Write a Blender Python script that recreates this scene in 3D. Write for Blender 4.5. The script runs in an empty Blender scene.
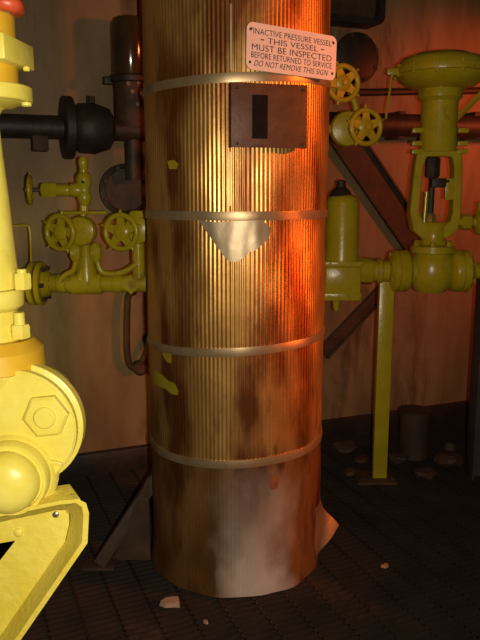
import bpy, bmesh, math, random
from mathutils import Vector, Matrix, noise
random.seed(7)
sc = bpy.context.scene
COL = sc.collection
PI = math.pi
F = 708.0
PITCH = math.radians(10.4)
EYE = Vector((0, 0, 1.47))

# ------------------------------------------------------------------ measuring helpers
def ray(u, v):
    x = (u - 240) / F; y = (320 - v) / F
    return Vector((x, math.cos(PITCH) + y * math.sin(PITCH), -math.sin(PITCH) + y * math.cos(PITCH)))
def at(u, v, Y):
    d = ray(u, v); return EYE + d * (Y / d.y)
def onfloor(u, v, z=0.0):
    d = ray(u, v); return EYE + d * ((z - EYE.z) / d.z)
WANG = math.radians(22.2)
W0 = Vector((-.78, 3.55, 0)); WD = Vector((math.cos(WANG), math.sin(WANG), 0)); WN = Vector((math.sin(WANG), -math.cos(WANG), 0))
def onwall(u, v, off=0.0):
    d = ray(u, v); t = (W0 + WN * off - EYE).dot(WN) / d.dot(WN); return EYE + d * t
def wall_y(x): return W0.y + (x - W0.x) * math.tan(WANG)
def px(Y): return Y / F * 1.0       # metres per pixel at depth Y, near the horizon

# ------------------------------------------------------------------ mesh builder
def frame(axis, up=None):
    z = Vector(axis).normalized()
    h = Vector(up) if up is not None else (Vector((0, 0, 1)) if abs(z.z) < .9 else Vector((1, 0, 0)))
    x = h.cross(z).normalized(); y = z.cross(x)
    return Matrix((x, y, z)).transposed()
class MB:
    def __init__(s): s.bm = bmesh.new()
    def add(s, vs, fs):
        b = [s.bm.verts.new(v) for v in vs]
        for f in fs:
            try: s.bm.faces.new([b[i] for i in f])
            except ValueError: pass
        return s
    def lathe(s, prof, o, axis=(0, 0, 1), seg=32, up=None, ph=0.0):
        M = frame(axis, up); o = Vector(o); vs = []; fs = []
        for r, h in prof:
            for k in range(seg):
                a = 2 * PI * (k + ph) / seg
                vs.append(o + M @ Vector((r * math.cos(a), r * math.sin(a), h)))
        n = len(prof)
        for i in range(n - 1):
            for k in range(seg):
                k2 = (k + 1) % seg
                fs.append((i * seg + k, i * seg + k2, (i + 1) * seg + k2, (i + 1) * seg + k))
        fs.append(tuple(range(seg))[::-1]); fs.append(tuple((n - 1) * seg + k for k in range(seg)))
        return s.add(vs, fs)
    def cyl(s, a, b, r, seg=20, r2=None, ch=0.0):
        a = Vector(a); b = Vector(b); L = (b - a).length; r2 = r if r2 is None else r2
        p = [(r, 0), (r2, L)] if ch <= 0 else [(r - ch, 0), (r, ch), (r2, L - ch), (r2 - ch, L)]
        return s.lathe(p, a, b - a, seg)
    def hexnut(s, o, axis, r, h, up=None):
        return s.lathe([(r * .93, 0), (r, h * .12), (r, h * .85), (r * .88, h)], o, axis, 6, up)
    def box(s, c, size, M=None, ch=0.0):
        M = M or Matrix.Identity(3); c = Vector(c); x, y, z = [d / 2 for d in size]
        if ch <= 0:
            vs = [c + M @ Vector((i * x, j * y, k * z)) for i in (-1, 1) for j in (-1, 1) for k in (-1, 1)]
            return s.add(vs, [(0, 1, 3, 2), (4, 6, 7, 5), (0, 4, 5, 1), (2, 3, 7, 6), (0, 2, 6, 4), (1, 5, 7, 3)])
        t = bmesh.new(); bmesh.ops.create_cube(t, size=1)
        for v in t.verts: v.co = Vector((v.co.x * size[0], v.co.y * size[1], v.co.z * size[2]))
        bmesh.ops.bevel(t, geom=t.edges[:], offset=ch, segments=2, affect='EDGES', profile=.5)
        t.verts.index_update()
        vs = [c + M @ v.co for v in t.verts]; fs = [[v.index for v in f.verts] for f in t.faces]; t.free()
        return s.add(vs, fs)
    def prism(s, poly, o, X, Y, depth):      # polygon in the plane (o, X, Y), thickened along X x Y by depth
        o = Vector(o); X = Vector(X); Y = Vector(Y); N = X.cross(Y).normalized() * depth; n = len(poly)
        vs = [o + X * p[0] + Y * p[1] for p in poly] + [o + X * p[0] + Y * p[1] + N for p in poly]
        fs = [tuple(range(n))[::-1], tuple(range(n, 2 * n))] + [(i, (i + 1) % n, n + (i + 1) % n, n + i) for i in range(n)]
        return s.add(vs, fs)
    def ring(s, outer, inner, o, X, Y, depth):
        o = Vector(o); X = Vector(X); Y = Vector(Y); N = X.cross(Y).normalized() * depth; n = len(outer)
        P = lambda L, d: [o + X * p[0] + Y * p[1] + N * d for p in L]
        vs = P(outer, 0) + P(inner, 0) + P(outer, 1) + P(inner, 1); fs = []
        for i in range(n):
            j = (i + 1) % n
            fs += [(i, n + i, n + j, j), (2 * n + i, 2 * n + j, 3 * n + j, 3 * n + i), (i, j, 2 * n + j, 2 * n + i), (n + i, 3 * n + i, 3 * n + j, n + j)]
        return s.add(vs, fs)
    def tube(s, pts, r, seg=12, smooth=0):
        pts = [Vector(p) for p in pts]
        for _ in range(smooth):
            q = [pts[0]]
            for a, b in zip(pts, pts[1:]): q += [a.lerp(b, .25), a.lerp(b, .75)]
            pts = q + [pts[-1]]
        n = len(pts); T = [(pts[min(i + 1, n - 1)] - pts[max(i - 1, 0)]).normalized() for i in range(n)]
        x = frame(T[0]).col[0].copy(); vs = []; fs = []
        for i in range(n):
            x = (x - T[i] * x.dot(T[i])).normalized(); y = T[i].cross(x)
            for k in range(seg):
                a = 2 * PI * k / seg; vs.append(pts[i] + (x * math.cos(a) + y * math.sin(a)) * r)
        for i in range(n - 1):
            for k in range(seg):
                k2 = (k + 1) % seg; fs.append((i * seg + k, i * seg + k2, (i + 1) * seg + k2, (i + 1) * seg + k))
        fs.append(tuple(range(seg))[::-1]); fs.append(tuple((n - 1) * seg + k for k in range(seg)))
        return s.add(vs, fs)
    def torus(s, o, axis, R, r, seg=40, ms=10):
        M = frame(axis); o = Vector(o); vs = []; fs = []
        for i in range(seg):
            a = 2 * PI * i / seg
            for k in range(ms):
                b = 2 * PI * k / ms
                vs.append(o + M @ Vector(((R + r * math.cos(b)) * math.cos(a), (R + r * math.cos(b)) * math.sin(a), r * math.sin(b))))
        for i in range(seg):
            for k in range(ms):
                i2 = (i + 1) % seg; k2 = (k + 1) % ms
                fs.append((i * ms + k, i2 * ms + k, i2 * ms + k2, i * ms + k2))
        return s.add(vs, fs)
    def build(s, name, mat, parent=None, bevel=0.0, ang=38, fix=True):
        if fix: bmesh.ops.recalc_face_normals(s.bm, faces=s.bm.faces)
        org = Vector((0, 0, 0))
        if parent is None:
            c = [v.co for v in s.bm.verts]
            org = Vector(((min(p.x for p in c) + max(p.x for p in c)) / 2, (min(p.y for p in c) + max(p.y for p in c)) / 2, min(p.z for p in c)))
        else:
            q = parent
            while q is not None: org = org + q.location; q = q.parent
        for v in s.bm.verts: v.co -= org
        me = bpy.data.meshes.new(name); s.bm.to_mesh(me); s.bm.free()
        me.polygons.foreach_set('use_smooth', [True] * len(me.polygons))
        me.set_sharp_from_angle(angle=math.radians(ang))
        o = bpy.data.objects.new(name, me); COL.objects.link(o); me.materials.append(mat)
        if parent is None: o.location = org
        else: o.parent = parent
        if bevel > 0:
            b = o.modifiers.new('edge', 'BEVEL'); b.width = bevel; b.segments = 2; b.limit_method = 'ANGLE'; b.angle_limit = math.radians(40)
        return o
def tag(o, label, cat, group=None):
    o['label'] = label; o['category'] = cat
    if group: o['group'] = group
    return o
def thing(name, loc, label, cat, group=None):
    o = bpy.data.objects.new(name, None); COL.objects.link(o); o.location = loc; o.empty_display_size = .05
    return tag(o, label, cat, group)
def structure(o): o['kind'] = 'structure'; return o

# ------------------------------------------------------------------ materials
def mat(name, c1, c2=None, scale=6.0, rough=.5, metal=0.0, bump=0.0, bscale=40.0, c3=None, s3=3.0, t3=(.58, .68), stretch=(1, 1, 1), contrast=(.35, .65), spec=.5):
    m = bpy.data.materials.new(name); m.use_nodes = True; N = m.node_tree.nodes; L = m.node_tree.links
    b = N['Principled BSDF']; b.inputs['Roughness'].default_value = rough; b.inputs['Metallic'].default_value = metal
    b.inputs['Specular IOR Level'].default_value = spec
    tc = N.new('ShaderNodeTexCoord'); mp = N.new('ShaderNodeMapping'); mp.inputs['Scale'].default_value = stretch
    L.new(tc.outputs['Object'], mp.inputs['Vector'])
    n = N.new('ShaderNodeTexNoise'); n.inputs['Scale'].default_value = scale; n.inputs['Detail'].default_value = 6; n.inputs['Roughness'].default_value = .6
    L.new(mp.outputs['Vector'], n.inputs['Vector'])
    r = N.new('ShaderNodeValToRGB'); r.color_ramp.elements[0].position = contrast[0]; r.color_ramp.elements[1].position = contrast[1]
    r.color_ramp.elements[0].color = (*c1, 1); r.color_ramp.elements[1].color = (*(c2 or c1), 1)
    L.new(n.outputs['Fac'], r.inputs['Fac']); out = r.outputs['Color']
    if c3:
        n3 = N.new('ShaderNodeTexNoise'); n3.inputs['Scale'].default_value = s3; n3.inputs['Detail'].default_value = 8; n3.inputs['Roughness'].default_value = .65
        L.new(mp.outputs['Vector'], n3.inputs['Vector'])
        r3 = N.new('ShaderNodeValToRGB'); r3.color_ramp.elements[0].position = t3[0]; r3.color_ramp.elements[1].position = t3[1]
        L.new(n3.outputs['Fac'], r3.inputs['Fac'])
        mx = N.new('ShaderNodeMix'); mx.data_type = 'RGBA'; L.new(r3.outputs['Color'], mx.inputs['Factor']); L.new(out, mx.inputs[6]); mx.inputs[7].default_value = (*c3, 1)
        out = mx.outputs[2]
    L.new(out, b.inputs['Base Color'])
    if bump > 0:
        nb = N.new('ShaderNodeTexNoise'); nb.inputs['Scale'].default_value = bscale; nb.inputs['Detail'].default_value = 5
        L.new(mp.outputs['Vector'], nb.inputs['Vector'])
        bp = N.new('ShaderNodeBump'); bp.inputs['Strength'].default_value = bump; bp.inputs['Distance'].default_value = .01
        L.new(nb.outputs['Fac'], bp.inputs['Height']); L.new(bp.outputs['Normal'], b.inputs['Normal'])
    return m
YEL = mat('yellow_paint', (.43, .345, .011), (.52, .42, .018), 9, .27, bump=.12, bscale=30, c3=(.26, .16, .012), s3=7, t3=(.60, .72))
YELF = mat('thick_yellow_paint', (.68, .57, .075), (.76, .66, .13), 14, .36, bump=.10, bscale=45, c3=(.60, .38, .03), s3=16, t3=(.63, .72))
YELC = mat('cracked_yellow_paint', (.68, .55, .06), (.76, .64, .11), 14, .45, bump=.25, bscale=60, c3=(.24, .18, .03), s3=24, t3=(.655, .70))
YELB = mat('rubbed_yellow_paint', (.40, .31, .012), (.50, .39, .02), 12, .33, bump=.12, bscale=40, c3=(.34, .17, .02), s3=9, t3=(.57, .68))
ORNG = mat('orange_lit_yellow', (.62, .34, .02), (.68, .44, .03), 10, .42)  # orange lamplight on the necks and strut put into the yellow's colour
RED = mat('red_paint', (.50, .05, .02), (.62, .10, .03), 12, .4)
GREYP = mat('grey_paint', (.32, .27, .22), (.40, .34, .28), 12, .5)
WALL = mat('oxide_red_wall', (.19, .122, .055), (.36, .235, .120), 3.2, .62, bump=.12, bscale=18, c3=(.09, .048, .022), s3=3.4, t3=(.50, .66), stretch=(1, 1, .30))
DARK = mat('dark_oily_steel', (.020, .014, .010), (.045, .030, .020), 10, .55, bump=.2, bscale=40)
DARKR = mat('dark_rusty_steel', (.040, .022, .013), (.085, .042, .022), 9, .7, bump=.3, bscale=35)
GREYD = mat('dark_grey_steel', (.045, .038, .040), (.070, .058, .058), 6, .6)
GRATE = mat('rusty_grating', (.014, .009, .006), (.032, .018, .010), 5, .75, c3=(.08, .034, .014), s3=2.2, t3=(.58, .70), bump=.2)
PIT = mat('dark_tray', (.012, .008, .006), (.022, .014, .010), 5, .8)
BRACE = mat('brown_brace', (.050, .026, .013), (.11, .055, .025), 7, .7, bump=.2)
SIGNM = mat('cream_sign_face', (.80, .69, .64), (.86, .77, .72), 20, .45)
INK = mat('black_lettering', (.02, .012, .012), None, 5, .6)
PLATE = mat('rust_brown_plate', (.095, .035, .014), (.165, .062, .022), 9, .5, bump=.25, bscale=30, c3=(.03, .012, .008), s3=7, t3=(.55, .66))
PLATED = mat('dark_bare_plate', (.010, .006, .005), (.018, .010, .008), 25, .7, spec=.1)
BAND = mat('dull_band_metal', (.46, .33, .18), (.58, .43, .25), 10, .40, metal=.65, c3=(.34, .21, .10), s3=5)
BRIGHT = mat('bright_foil', (.40, .31, .19), (.50, .40, .26), 8, .42, metal=.6, bump=.15, bscale=14)
SPLASH = mat('yellow_paint_splash', (.34, .25, .015), (.44, .34, .03), 20, .45)
RUSTSPOT = mat('rust_stain', (.20, .06, .015), (.28, .10, .03), 20, .7)
GLASSD = mat('dark_glossy_bowl', (.035, .024, .012), (.075, .045, .016), 9, .12, spec=.8)
STEEL = mat('worn_steel', (.25, .22, .18), (.42, .38, .32), 25, .3, metal=.8)
PINK = mat('pale_scrap', (.40, .24, .17), (.52, .34, .26), 30, .7)
GREENB = mat('worn_brass', (.30, .26, .05), (.42, .36, .08), 15, .35, metal=.5)

def cladding(name, base, base2, stain, grey, zlo, zhi, metal=.74):
    """weathered aluminium jacket sheet: tan lacquer, brown runs, an optional pale grey patch bounded in height and in X"""
    m = bpy.data.materials.new(name); m.use_nodes = True; N = m.node_tree.nodes; L = m.node_tree.links
    b = N['Principled BSDF']; b.inputs['Metallic'].default_value = metal; b.inputs['Roughness'].default_value = .36
    tc = N.new('ShaderNodeTexCoord')
    def nz(sc_, st, det=6):
        mp = N.new('ShaderNodeMapping'); mp.inputs['Scale'].default_value = st; L.new(tc.outputs['Object'], mp.inputs['Vector'])
        n = N.new('ShaderNodeTexNoise'); n.inputs['Scale'].default_value = sc_; n.inputs['Detail'].default_value = det; L.new(mp.outputs['Vector'], n.inputs['Vector']); return n.outputs['Fac']
    def ramp(src, a, b_, ca=(0, 0, 0), cb=(1, 1, 1)):
        r = N.new('ShaderNodeValToRGB'); r.color_ramp.elements[0].position = a; r.color_ramp.elements[1].position = b_
        r.color_ramp.elements[0].color = (*ca, 1); r.color_ramp.elements[1].color = (*cb, 1); L.new(src, r.inputs['Fac']); return r.outputs['Color']
    def mix(f, a, c):
        x = N.new('ShaderNodeMix'); x.data_type = 'RGBA'; L.new(f, x.inputs['Factor']); L.new(a, x.inputs[6])
        if isinstance(c, tuple): x.inputs[7].default_value = (*c, 1)
        else: L.new(c, x.inputs[7])
        return x.outputs[2]
    c = ramp(nz(5, (1, 1, .5)), .35, .65, base, base2)
    c = mix(ramp(nz(4.5, (1.6, 1.6, .45), 9), .49, .64), c, stain)
    c = mix(ramp(nz(22, (1, 1, .3), 4), .60, .80), c, tuple(x * .8 for x in stain))
    if grey:  # pale grey patch, masked by height and by X
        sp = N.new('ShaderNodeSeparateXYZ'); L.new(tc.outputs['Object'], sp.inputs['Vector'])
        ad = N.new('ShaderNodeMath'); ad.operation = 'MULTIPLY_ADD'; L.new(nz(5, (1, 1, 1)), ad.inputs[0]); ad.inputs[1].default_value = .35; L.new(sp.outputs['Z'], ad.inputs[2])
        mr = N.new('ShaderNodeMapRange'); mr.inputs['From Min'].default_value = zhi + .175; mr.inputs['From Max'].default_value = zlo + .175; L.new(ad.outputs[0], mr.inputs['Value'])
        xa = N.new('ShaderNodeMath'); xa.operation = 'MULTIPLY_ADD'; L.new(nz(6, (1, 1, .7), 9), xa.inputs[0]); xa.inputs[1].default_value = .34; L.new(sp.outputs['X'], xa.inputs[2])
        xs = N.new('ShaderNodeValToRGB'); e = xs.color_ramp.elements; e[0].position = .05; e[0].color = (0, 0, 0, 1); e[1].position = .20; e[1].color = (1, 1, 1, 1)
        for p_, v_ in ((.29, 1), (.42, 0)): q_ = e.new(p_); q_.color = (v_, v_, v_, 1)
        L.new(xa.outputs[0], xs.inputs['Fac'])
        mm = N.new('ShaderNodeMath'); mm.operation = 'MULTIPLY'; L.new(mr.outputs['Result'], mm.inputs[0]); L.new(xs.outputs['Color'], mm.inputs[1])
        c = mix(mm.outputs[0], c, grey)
    L.new(c, b.inputs['Base Color'])
    L.new(ramp(nz(7, (1, 1, 1)), .3, .7, (.30,) * 3, (.44,) * 3), b.inputs['Roughness'])
    bp = N.new('ShaderNodeBump'); bp.inputs['Strength'].default_value = .12; bp.inputs['Distance'].default_value = .01
    L.new(nz(14, (1, 1, 1)), bp.inputs['Height']); L.new(bp.outputs['Normal'], b.inputs['Normal'])
    return m
CLAD = cladding('weathered_cladding', (.64, .335, .085), (.78, .45, .145), (.27, .095, .025), None, 0, 0)
CLADG = cladding('grey_patch_cladding', (.17, .070, .022), (.34, .165, .055), (.10, .036, .012), (.86, .79, .69), .06, .50, .40)

# ------------------------------------------------------------------ the setting
def slab(name, m, a, b, z0, z1, n, th):
    return MB().add([Vector((*p, z)) - n * t for t in (0, th) for p, z in ((a, z0), (b, z0), (b, z1), (a, z1))],
                    [(0, 1, 2, 3), (7, 6, 5, 4), (0, 4, 5, 1), (1, 5, 6, 2), (2, 6, 7, 3), (3, 7, 4, 0)]).build(name, m)
wa = W0 - WD * 3.2; wb = W0 + WD * 5.2
structure(slab('wall_back', WALL, (wa.x, wa.y), (wb.x, wb.y), -.12, 3.3, WN, .1))
# raised vertical plate seams of the wall
seam = MB()
for s in (-1.5, -.45, .32, 1.2, 3.0):
    p = W0 + WD * s + WN * .004
    seam.box((p.x, p.y, 1.65), (.022, .012, 3.3), frame((0, 0, 1), WN), .003)
structure(seam.build('trim_1', WALL))
p = W0 + WD * 1.0 + WN * .02
structure(MB().box((p.x, p.y, .052), (8.4, .044, .125), Matrix.Rotation(WANG, 3, 'Z'), .006).build('baseboard_back', DARK))
g = MB()                                       # open steel bar grating
ND = -WN
RZ = Matrix.Rotation(WANG, 3, 'Z')
for i in range(118):
    q = W0 + WN * (.05 + i * .032)
    c = q + WD * .9
    g.box((c.x, c.y, -.016), (6.4, .0055, .032), RZ)
for i in range(52):
    s = -2.2 + i * .12
    c = W0 + WD * s + WN * 1.92
    g.box((c.x, c.y, -.005), (.009, 3.8, .010), RZ)
for s in (-1.24, -.28, .68, 1.64, 2.6):         # panel edge bars
    c = W0 + WD * s + WN * 1.92
    g.box((c.x, c.y, -.014), (.012, 3.8, .030), RZ)
structure(g.build('floor', GRATE))
c = W0 + WD * .9 + WN * 1.9
structure(MB().box((c.x, c.y, -.13), (8.0, 4.2, .02), RZ).build('trim_2', PIT))

# ------------------------------------------------------------------ pressure vessel
VC = Vector((-.014, 2.71, 0)); VR = .337
V = thing('pressure_vessel', VC, 'tall upright cylindrical vessel in banded corrugated metal cladding standing on the grating', 'vessel')
BZ = [(1.826, .045), (1.385, .002), (.923, .052), (.516, .040)]     # band heights and tilts
def base_r(a, z):
    sx, cy = math.sin(a), -math.cos(a)
    return VR + .0045 * noise.noise(Vector((sx * 1.6, cy * 1.6, z * 2.4))) + .0018 * noise.noise(Vector((sx * 5, cy * 5, z * 7)))
def sheet(z0, k0, z1, k1, amp, rows, dr, sd, flare=0.0, waves=143, per=6):
    n = waves * per; vs = []; fs = []
    for j in range(rows + 1):
        t = j / rows
        for i in range(n):
            a = 2 * PI * i / n; sx, cy = math.sin(a), -math.cos(a)
            z = (z0 + k0 * sx * VR) * (1 - t) + (z1 + k1 * sx * VR) * t
            mid = noise.noise(Vector((sx * 5 + sd, cy * 5, z * 7)))
            r = base_r(a, z) + dr
            r += amp * (1 + .4 * mid) * math.cos(waves * a)
            if flare:
                e = max(0.0, 1 - t / .35)
                r += flare * e * e * (.2 + .35 * max(0, -sx) + .5 * noise.noise(Vector((sx * 3, cy * 3, 4))))
            vs.append(Vector((VC.x + r * sx, VC.y + r * cy, z)))
    for j in range(rows):
        for i in range(n):
            i2 = (i + 1) % n; fs.append((j * n + i, j * n + i2, (j + 1) * n + i2, (j + 1) * n + i))
    return MB().add(vs, fs)
edges = [(3.05, 0)] + BZ + [(0.002, 0)]
for i in range(5):
    (zt, kt), (zb, kb) = edges[i], edges[i + 1]
    last = i == 4
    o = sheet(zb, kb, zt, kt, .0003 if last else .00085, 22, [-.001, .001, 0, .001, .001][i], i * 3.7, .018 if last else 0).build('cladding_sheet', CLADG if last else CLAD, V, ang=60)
    if last: o['label'] = 'lowest sheet, smoother and pale grey at its foot'
def arc_patch(poly_uv, r, th, nu=1):            # polygon (angle, z) bent round the vessel, a few mm thick
    inner = []; outer = []
    for a, z in poly_uv:
        for L, rr in ((inner, r), (outer, r + th)):
            L.append(Vector((VC.x + rr * math.sin(a), VC.y - rr * math.cos(a), z)))
    n = len(poly_uv)
    return MB().add(inner + outer, [tuple(range(n))[::-1], tuple(range(n, 2 * n))] + [(i, (i + 1) % n, n + (i + 1) % n, n + i) for i in range(n)])
def strip(a0, a1, zf0, zf1, r, th, n=48, bow=0.0):      # bent strip between two height curves
    vs = []; fs = []
    for i in range(n + 1):
        t = i / n; a = a0 + (a1 - a0) * t
        r_ = base_r(a, (zf0(t) + zf1(t)) / 2) + r
        for rr, z in ((r_, zf0(t)), (r_ + th, zf0(t)), (r_ + th + bow, (zf0(t) + zf1(t)) / 2), (r_ + th, zf1(t)), (r_, zf1(t))):
            vs.append(Vector((VC.x + rr * math.sin(a), VC.y - rr * math.cos(a), z)))
    for i in range(n):
        for k in range(5):
            k2 = (k + 1) % 5; fs.append((i * 5 + k, i * 5 + k2, i * 5 + 5 + k2, i * 5 + 5 + k))
    fs.append((0, 1, 2, 3, 4)); fs.append(tuple(n * 5 + k for k in range(5)))
    return MB().add(vs, fs)
for z, k in BZ:
    zc = lambda t, k=k, z=z: z + k * VR * math.sin(-PI + 2 * PI * t)
    b = strip(-PI, PI, lambda t: zc(t) - .015, lambda t: zc(t) + .015, .0005, .0045, 140, .002).build('band', BAND, V)
    tt = .5 + (random.random() - .5) * .02
# ray onto the vessel
def onvessel(u, v, r=VR):
    d = ray(u, v); a = d.x ** 2 + d.y ** 2; ex, ey = EYE.x - VC.x, EYE.y - VC.y
    bq = 2 * (ex * d.x + ey * d.y); cq = ex ** 2 + ey ** 2 - r * r
    t = (-bq - math.sqrt(max(0, bq * bq - 4 * a * cq))) / (2 * a); p = EYE + d * t
    return math.atan2(p.x - VC.x, VC.y - p.y), p.z
# longitudinal lap seam of the jacket sheets
for (u0, v0, u1, v1) in ((231, 4, 231, 70), (230, 152, 231, 206)):
    a0, z1 = onvessel(u0, v0); _, z0 = onvessel(u1, v1)
    strip(a0 - .010, a0 + .010, lambda t: z0, lambda t: z1, .0008, .0022, 4).build('lap_seam', BAND, V)
MB().lathe([(.001, 0), (VR - .02, 0), (VR - .02, 3.06), (VR - .004, 3.06), (VR - .03, 3.10), (.15, 3.16), (.001, 3.18)], (VC.x, VC.y, .004), seg=64).build('inner_shell', DARKR, V)
# crumpled bare foil patch under the second band
def bent(poly, th, r, name, m, sub=6, rfun=None, label=None):
    """polygon given in photo directions on the jacket, triangulated finely and bent round it"""
    P = [onvessel(*q) for q in poly]; bm = bmesh.new()
    f = bm.faces.new([bm.verts.new((a, z, 0)) for a, z in P])
    bmesh.ops.triangulate(bm, faces=[f])
    for _ in range(sub):
        long = [e for e in bm.edges if e.calc_length() > .03]
        if not long: break
        bmesh.ops.subdivide_edges(bm, edges=long, cuts=1); bmesh.ops.triangulate(bm, faces=bm.faces[:])
    bm.verts.ensure_lookup_table(); bm.verts.index_update()
    n = len(bm.verts); vs = []
    for k in (0, 1):
        for v in bm.verts:
            rr = base_r(v.co.x, v.co.y) + r + k * th + (rfun(v.co.x, v.co.y) if rfun else 0)
            vs.append(Vector((VC.x + rr * math.sin(v.co.x), VC.y - rr * math.cos(v.co.x), v.co.y)))
    fs = []
    for f in bm.faces:
        ix = [v.index for v in f.verts]; fs += [ix[::-1], [i + n for i in ix]]
    for e in bm.edges:
        if len(e.link_faces) == 1: i, j = [v.index for v in e.verts]; fs.append((i, j, j + n, i + n))
    bm.free()
    o = MB().add(vs, fs).build(name, m, V, ang=50)
    if label: o['label'] = label
    return o
cr = lambda a, z: .0016 * noise.noise(Vector((a * 11, z * 12, 1.3))) + .001
bent([(199, 220), (216, 222), (240, 221), (262, 220), (270, 228), (268, 238), (261, 245), (255, 250), (249, 252), (243, 258), (236, 262), (229, 261), (224, 256), (221, 251), (217, 247), (214, 241), (210, 236), (205, 229)],
     .0012, .0030, 'torn_foil', BRIGHT, 6, cr, 'pale flattened foil patch with a ragged pointed lower edge')
bent([(156, 370), (163, 375), (168, 380), (175, 383), (179, 391), (178, 395), (172, 394), (166, 389), (159, 386), (153, 381), (152, 375)], .001, .0022, 'paint_splash', SPLASH)
bent([(165, 348), (172, 354), (172, 363), (168, 362), (163, 354)], .001, .0022, 'paint_splash', SPLASH)
bent([(168, 161), (175, 160), (179, 164), (177, 169), (170, 169)], .001, .0022, 'paint_splash', SPLASH)
bent([(270, 475), (276, 474), (279, 480), (277, 488), (272, 490), (269, 484), (272, 480)], .001, .0018, 'rust_spot', RUSTSPOT)
# torn corner of the lowest sheet, sprung out towards the right
fl = MB(); rows = []
A0 = 1.15; A1 = 1.60
for i in range(15):
    t = i / 14; a = A0 + (A1 - A0) * t; row = []
    for j in range(9):
        s = j / 8
        zt = .25; zb = .025 + .085 * t ** 1.5
        z = zt + (zb - zt) * s
        r = base_r(a, z) + .004 + .085 * (t ** 2.2) * (s ** 1.8) + .006 * math.sin(9 * s + 7 * t) * s
        row.append(Vector((VC.x + r * math.sin(a), VC.y - r * math.cos(a), z)))
    rows.append(row)
vs = [p for r_ in rows for p in r_]; vs += [p + Vector((-.0012, .0012, 0)) for p in vs]; fs = []
n1 = 15 * 9
for i in range(14):
    for j in range(8):
        q = (i * 9 + j, i * 9 + j + 1, (i + 1) * 9 + j + 1, (i + 1) * 9 + j); fs += [q, tuple(k + n1 for k in q)[::-1]]
loop = [(i, 0) for i in range(15)] + [(14, j) for j in range(1, 9)] + [(i, 8) for i in range(13, -1, -1)] + [(0, j) for j in range(7, 0, -1)]
ix = [i * 9 + j for i, j in loop]
for k in range(len(ix)): a, b = ix[k], ix[(k + 1) % len(ix)]; fs.append((a, b, b + n1, a + n1))
o = fl.add(vs, fs).build('torn_flap', BRIGHT, V, ang=60); o['label'] = 'torn corner of the lowest sheet curling outward'

# ------------------------------------------------------------------ warning sign
ang = math.radians(32); SN = Vector((math.sin(ang), -math.cos(ang), 0))
SO = VC + SN * (VR + .012)
def onsign(u, v): d = ray(u, v); return EYE + d * ((SO - EYE).dot(SN) / d.dot(SN))
TL, TR, BR, BL = onsign(247, 20), onsign(336, 38), onsign(335, 80), onsign(245, 70)
SC = (TL + TR + BR + BL) / 4
SX = ((TR - TL) + (BR - BL)).normalized(); SY = SN.cross(SX).normalized()
SW = ((TR - TL).length + (BR - BL).length) / 2; SH = ((TL - BL).length + (TR - BR).length) / 2
S = thing('warning_sign', SC, 'cream warning sign with black lettering tilted on the upper right of the vessel', 'sign')
def rrect(w, h, r, n=6):
    P = []
    for cx, cy, a0 in ((w / 2 - r, h / 2 - r, 0), (-w / 2 + r, h / 2 - r, 90), (-w / 2 + r, -h / 2 + r, 180), (w / 2 - r, -h / 2 + r, 270)):
        for i in range(n + 1): a = math.radians(a0 + 90 * i / n); P.append((cx + r * math.cos(a), cy + r * math.sin(a)))
    return P
MB().prism(rrect(SW, SH, .022), SC, SX, SY, .003).build('panel', SIGNM, S)
MB().cyl(SC - SN * .014, SC, .012).build('stand_off', DARK, S)
def letters(txt, cx, cy, w, cap, shear=0.0):
    cu = bpy.data.curves.new('lettering', 'FONT'); cu.body = txt; cu.align_x = 'LEFT'; cu.size = 1; cu.shear = shear; cu.extrude = .0; cu.space_character = 1.04
    t = bpy.data.objects.new('lettering', cu); COL.objects.link(t); bpy.context.view_layer.update()
    me = bpy.data.meshes.new_from_object(t.evaluated_get(bpy.context.evaluated_depsgraph_get()))
    bpy.data.objects.remove(t)
    xs = [v.co.x for v in me.vertices]; x0, x1 = min(xs), max(xs); capH = .7
    for v in me.vertices:
        x = (v.co.x - x0) / (x1 - x0) * w - w / 2 + cx; y = v.co.y / capH * cap - cap / 2 + cy
        v.co = SX * x + SY * y + SN * .0036
    me.materials.clear(); me.materials.append(INK); me.name = 'lettering'
    o = bpy.data.objects.new('lettering', me); COL.objects.link(o); o.parent = S
    return o
letters('"INACTIVE PRESSURE VESSEL"', 0, SH * .325, SW * .92, SH * .125)
letters('THIS VESSEL', 0, SH * .160, SW * .56, SH * .125)
for sx in (-.335, .335): MB().box(SC + SX * SW * sx + SY * SH * .16 + SN * .0032, (SW * .035, .0012, SH * .025), Matrix((SX, -SN, SY)).transposed()).build('dash_mark', INK, S)
letters('MUST BE INSPECTED', 0, -SH * .01, SW * .89, SH * .135)
letters('BEFORE RETURNED TO SERVICE', 0, -SH * .175, SW * .90, SH * .125)
letters('DO NOT REMOVE THIS SIGN', -SW * .005, -SH * .345, SW * .83, SH * .125, .3)
for sx, sy in ((-1, 1), (1, 1), (1, -1), (-1, -1)):
    q = SC + SX * sx * (SW / 2 - .014) + SY * sy * (SH / 2 - .022) + SN * .003
    MB().lathe([(.0045, 0), (.0045, .0012), (.0025, .0022)], q, SN, 12).build('screw', DARKR, S)

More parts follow.
